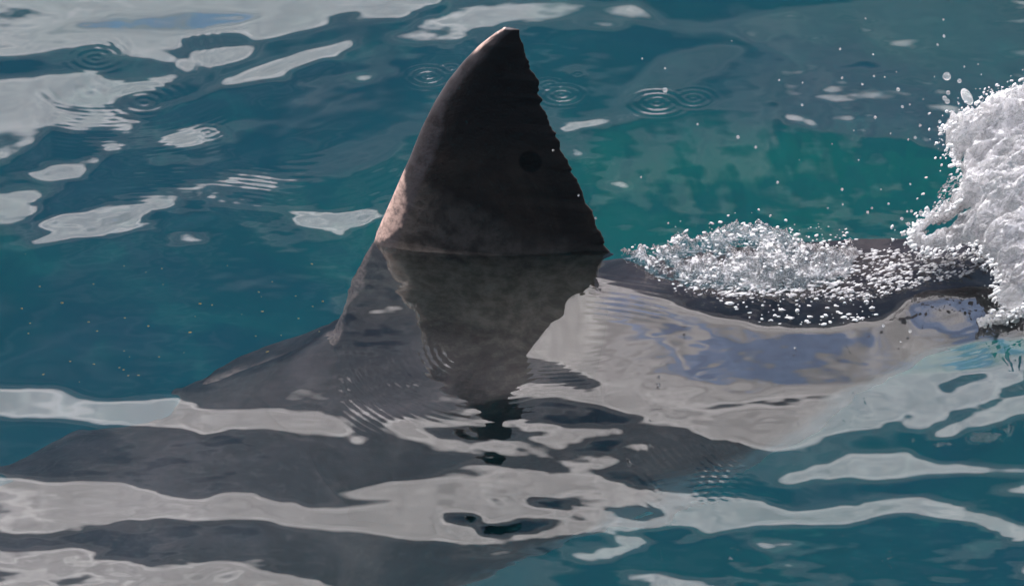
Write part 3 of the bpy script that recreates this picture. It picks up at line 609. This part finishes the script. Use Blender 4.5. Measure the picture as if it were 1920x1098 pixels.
M_speck, t, out = mat('drifting_speck'); p = N(t, 'ShaderNodeBsdfPrincipled'); p.inputs['Base Color'].default_value = (.42, .30, .08, 1); t.links.new(p.outputs[0], out.inputs[0])
o = blobs('plankton', pts, rng.uniform(.0008, .0028, 46), np.stack([rng.uniform(1, 2, 46), np.ones(46), rng.uniform(.5, 2.0, 46)], -1), M_speck); tag(o, 'tiny ochre specks drifting in the clear water left of the fin', 'plankton', kind='stuff')
side_poly = [(1690,440),(1720,415),(1780,370),(1750,390),(1755,330),(1775,300),(1765,240),(1790,210),(1830,200),(1850,175),(1900,150),(1930,150),(1930,640),(1850,620),(1840,600),(1880,560),(1860,480),(1700,470)]
def upright(poly, n, y, seed, jy=.08):
    r = np.random.default_rng(seed); a = np.array(poly); out = []
    while len(out) < n:
        X = r.uniform(a[:, 0].min(), a[:, 0].max(), 4 * n); Y = r.uniform(a[:, 1].min(), a[:, 1].max(), 4 * n); k = inside(poly, X, Y); out += list(zip(X[k], Y[k]))
    P = []
    for X, Y in out[:n]:
        yy = LEANP(Y) + y + r.uniform(-jy, jy); d = ray(X, Y); P.append(CAM + d * ((yy - CAM[1]) / d[1]))
    return np.array(P)
r_ = np.random.default_rng(5); cx = r_.uniform(1660, 1945, 60000); cy = r_.uniform(110, 640, 60000)
dd_ = dist_in(plume, cx, cy); keep = (dd_ < 5) & (r_.random(60000) < np.exp(dd_ / 8.0)) & (cx < 1935)
cx, cy = cx[keep][:1000], cy[keep][:1000]; n = len(cx)
pts = rays(cx, cy, LEANP(cy) - .07 + r_.uniform(-.05, .05, n))
o = blobs('splash_spray', pts, .0011 + .0050 * r_.random(n)**3.5, np.stack([rng.uniform(1, 1.8, n), np.ones(n), rng.uniform(.7, 1, n)], -1), M_bead, rng.uniform(.2, 1.2, n)); tag(o, 'fine glassy spray surrounding the white burst', 'spray', kind='stuff')
edge_poly = [(1812,365),(1808,400),(1780,415),(1750,425),(1745,400),(1760,360),(1780,325),(1800,330)]
pts = upright(edge_poly, 260, -.0, 6, .03); n = len(pts)
o = blobs('splash_lace', pts, rng.uniform(.0015, .004, n), np.stack([rng.uniform(1, 2.2, n), np.ones(n), rng.uniform(.6, 1, n)], -1), M_froth, rng.uniform(.3, .9, n)); tag(o, 'lace of droplets edging the hollow in the white burst', 'spray', kind='stuff')
lo_poly = [(1830,620),(1850,600),(1900,590),(1930,560),(1930,600),(1880,615)]
pts = scatter(lo_poly, 260, lift=.03, seed=8); n = len(pts)
o = blobs('falling_spray', pts, rng.uniform(.002, .006, n), np.ones((n, 3)), M_glass); tag(o, 'glassy spray landing on the water below the white burst', 'spray', kind='stuff')

def droplet(X, Y, r, y=-.02, sx=1, sz=1, ang=0, label=None, group='small droplets flying above the water'):
    V = IV2 * np.array([sx, 1, sz]) * r / 750
    V = V * (1 + .04 * np.sin(IV2[:, [1]] * 5 + X)); ca, sa = math.cos(ang), math.sin(ang)
    V = np.stack([V[:, 0] * ca - V[:, 2] * sa, V[:, 1], V[:, 0] * sa + V[:, 2] * ca], -1)
    o = link('water_droplet', np_mesh('water_droplet', V, IT2), M_glass)
    d = ray(X, Y); yy = y + (LEANP(Y) if X > 1690 else 0)
    P = CAM + d * ((yy - CAM[1]) / d[1])
    if P[2] < height(P[0], P[1]) + .01: P = water_at(X, Y); P[2] += .012
    o.location = P; return tag(o, label or 'tiny bright droplet in the air between the fin and the splash', 'droplet', None if label else group)
ico = bmesh.new(); bmesh.ops.create_icosphere(ico, subdivisions=3, radius=1.0)
IV2 = np.array([v.co[:] for v in ico.verts]); IT2 = np.array([[v.index for v in f.verts] for f in ico.faces]); ico.free()
droplet(1775, 143, 8, label='largest round droplet in the air, left of the splash top')
droplet(1813, 181, 9.5, sx=1, sz=2.0, ang=.5, label='elongated blob of water flung from the splash top')
droplet(1771, 184, 4.5, label='upper droplet of the touching pair left of the elongated blob')
droplet(1776, 190, 5, label='lower droplet of the touching pair left of the elongated blob')
droplet(1799, 152, 4, label='small droplet between the largest droplet and the elongated blob')
droplet(1778, 174, 4, label='small droplet just above the touching pair')
droplet(1816, 213, 6, label='small droplet budding from the shoulder of the splash')
droplet(1896, 556, 24, y=-.07, sx=1, sz=.95, label='big clear blob of water hanging under the splash')
droplet(1247, 169, 5, label='round droplet over the rings right of the fin')
for X, Y, r in [(1684,168,4),(1692,200,3),(1681,135,1.5),(1641,220,3),(1725,235,3),(1716,258,3),(1762,228,3.5),(1639,143,2.5),(1659,145,1.8),(1579,146,2.5),(1617,158,2.5),(1461,150,2.2),(1504,197,2.5),(1575,92,2.5),(1623,35,2),(1770,68,3),(1769,37,2.2),(1758,84,2.5),(1637,102,2.2),(1808,125,2),(1834,121,1.8),(1752,144,1.5),(1384,257,3.5),(1417,276,3),(1308,233,2.5),(1247,128,2.5),(1204,110,2),(1372,77,1.5),(1202,332,2),(1458,342,3),(1579,355,3),(1707,345,2.2),(1635,390,2.2),(1580,383,2),(1552,390,1.8),(1627,398,3),(1666,382,2.2),(1709,396,3),(1701,396,2.5),(1691,410,3.5),(1703,420,4),(1727,400,5),(1738,393,6),(1652,355,1.6),(1505,155,1.8),(1610,300,1.5),(1560,270,1.6),(1706,196,2),(1731,186,1.6),(1670,250,1.6),(1703,262,2),(1656,618,3.5),(1706,628,3.5),(1688,648,2),(1037,282,2.5),(1085,366,2.5),(1117,409,2.5),(1253,418,1.8),(1270,463,4),(1262,452,2.5),(1308,462,3.5),(1318,458,3),(1490,660,2),(1838,758,2.2),(1352,440,2.5),(1750,440,2),(1840,140,1.6),(1601,245,1.5),(1499,300,1.2)]:
    if X < 1130: lb, gp = 'tiny bright droplet in front of the ragged rear edge of the dark fin', 'droplets in front of the fin'
    elif Y > 600: lb, gp = 'small clear droplet just over the smooth pale water below the wake', 'droplets over the smooth water'
    elif Y > 430 and X < 1360: lb, gp = 'small droplet tossed up from the start of the foamy wake', 'droplets over the wake'
    elif X > 1685 and Y > 330: lb, gp = 'droplet beside the lower left edge of the white splash', 'droplets at the foot of the splash'
    elif X > 1685: lb, gp = 'small droplet in the air beside the upper part of the white splash', 'droplets beside the splash top'
    elif X < 1400: lb, gp = 'tiny droplet in the air just right of the fin', 'droplets right of the fin'
    else: lb, gp = 'tiny droplet over the green wave face between the wake and the splash', 'droplets over the green wave'
    droplet(X, Y, r * .9, label=lb)['group'] = gp
S.cycles.preview_samples = 8
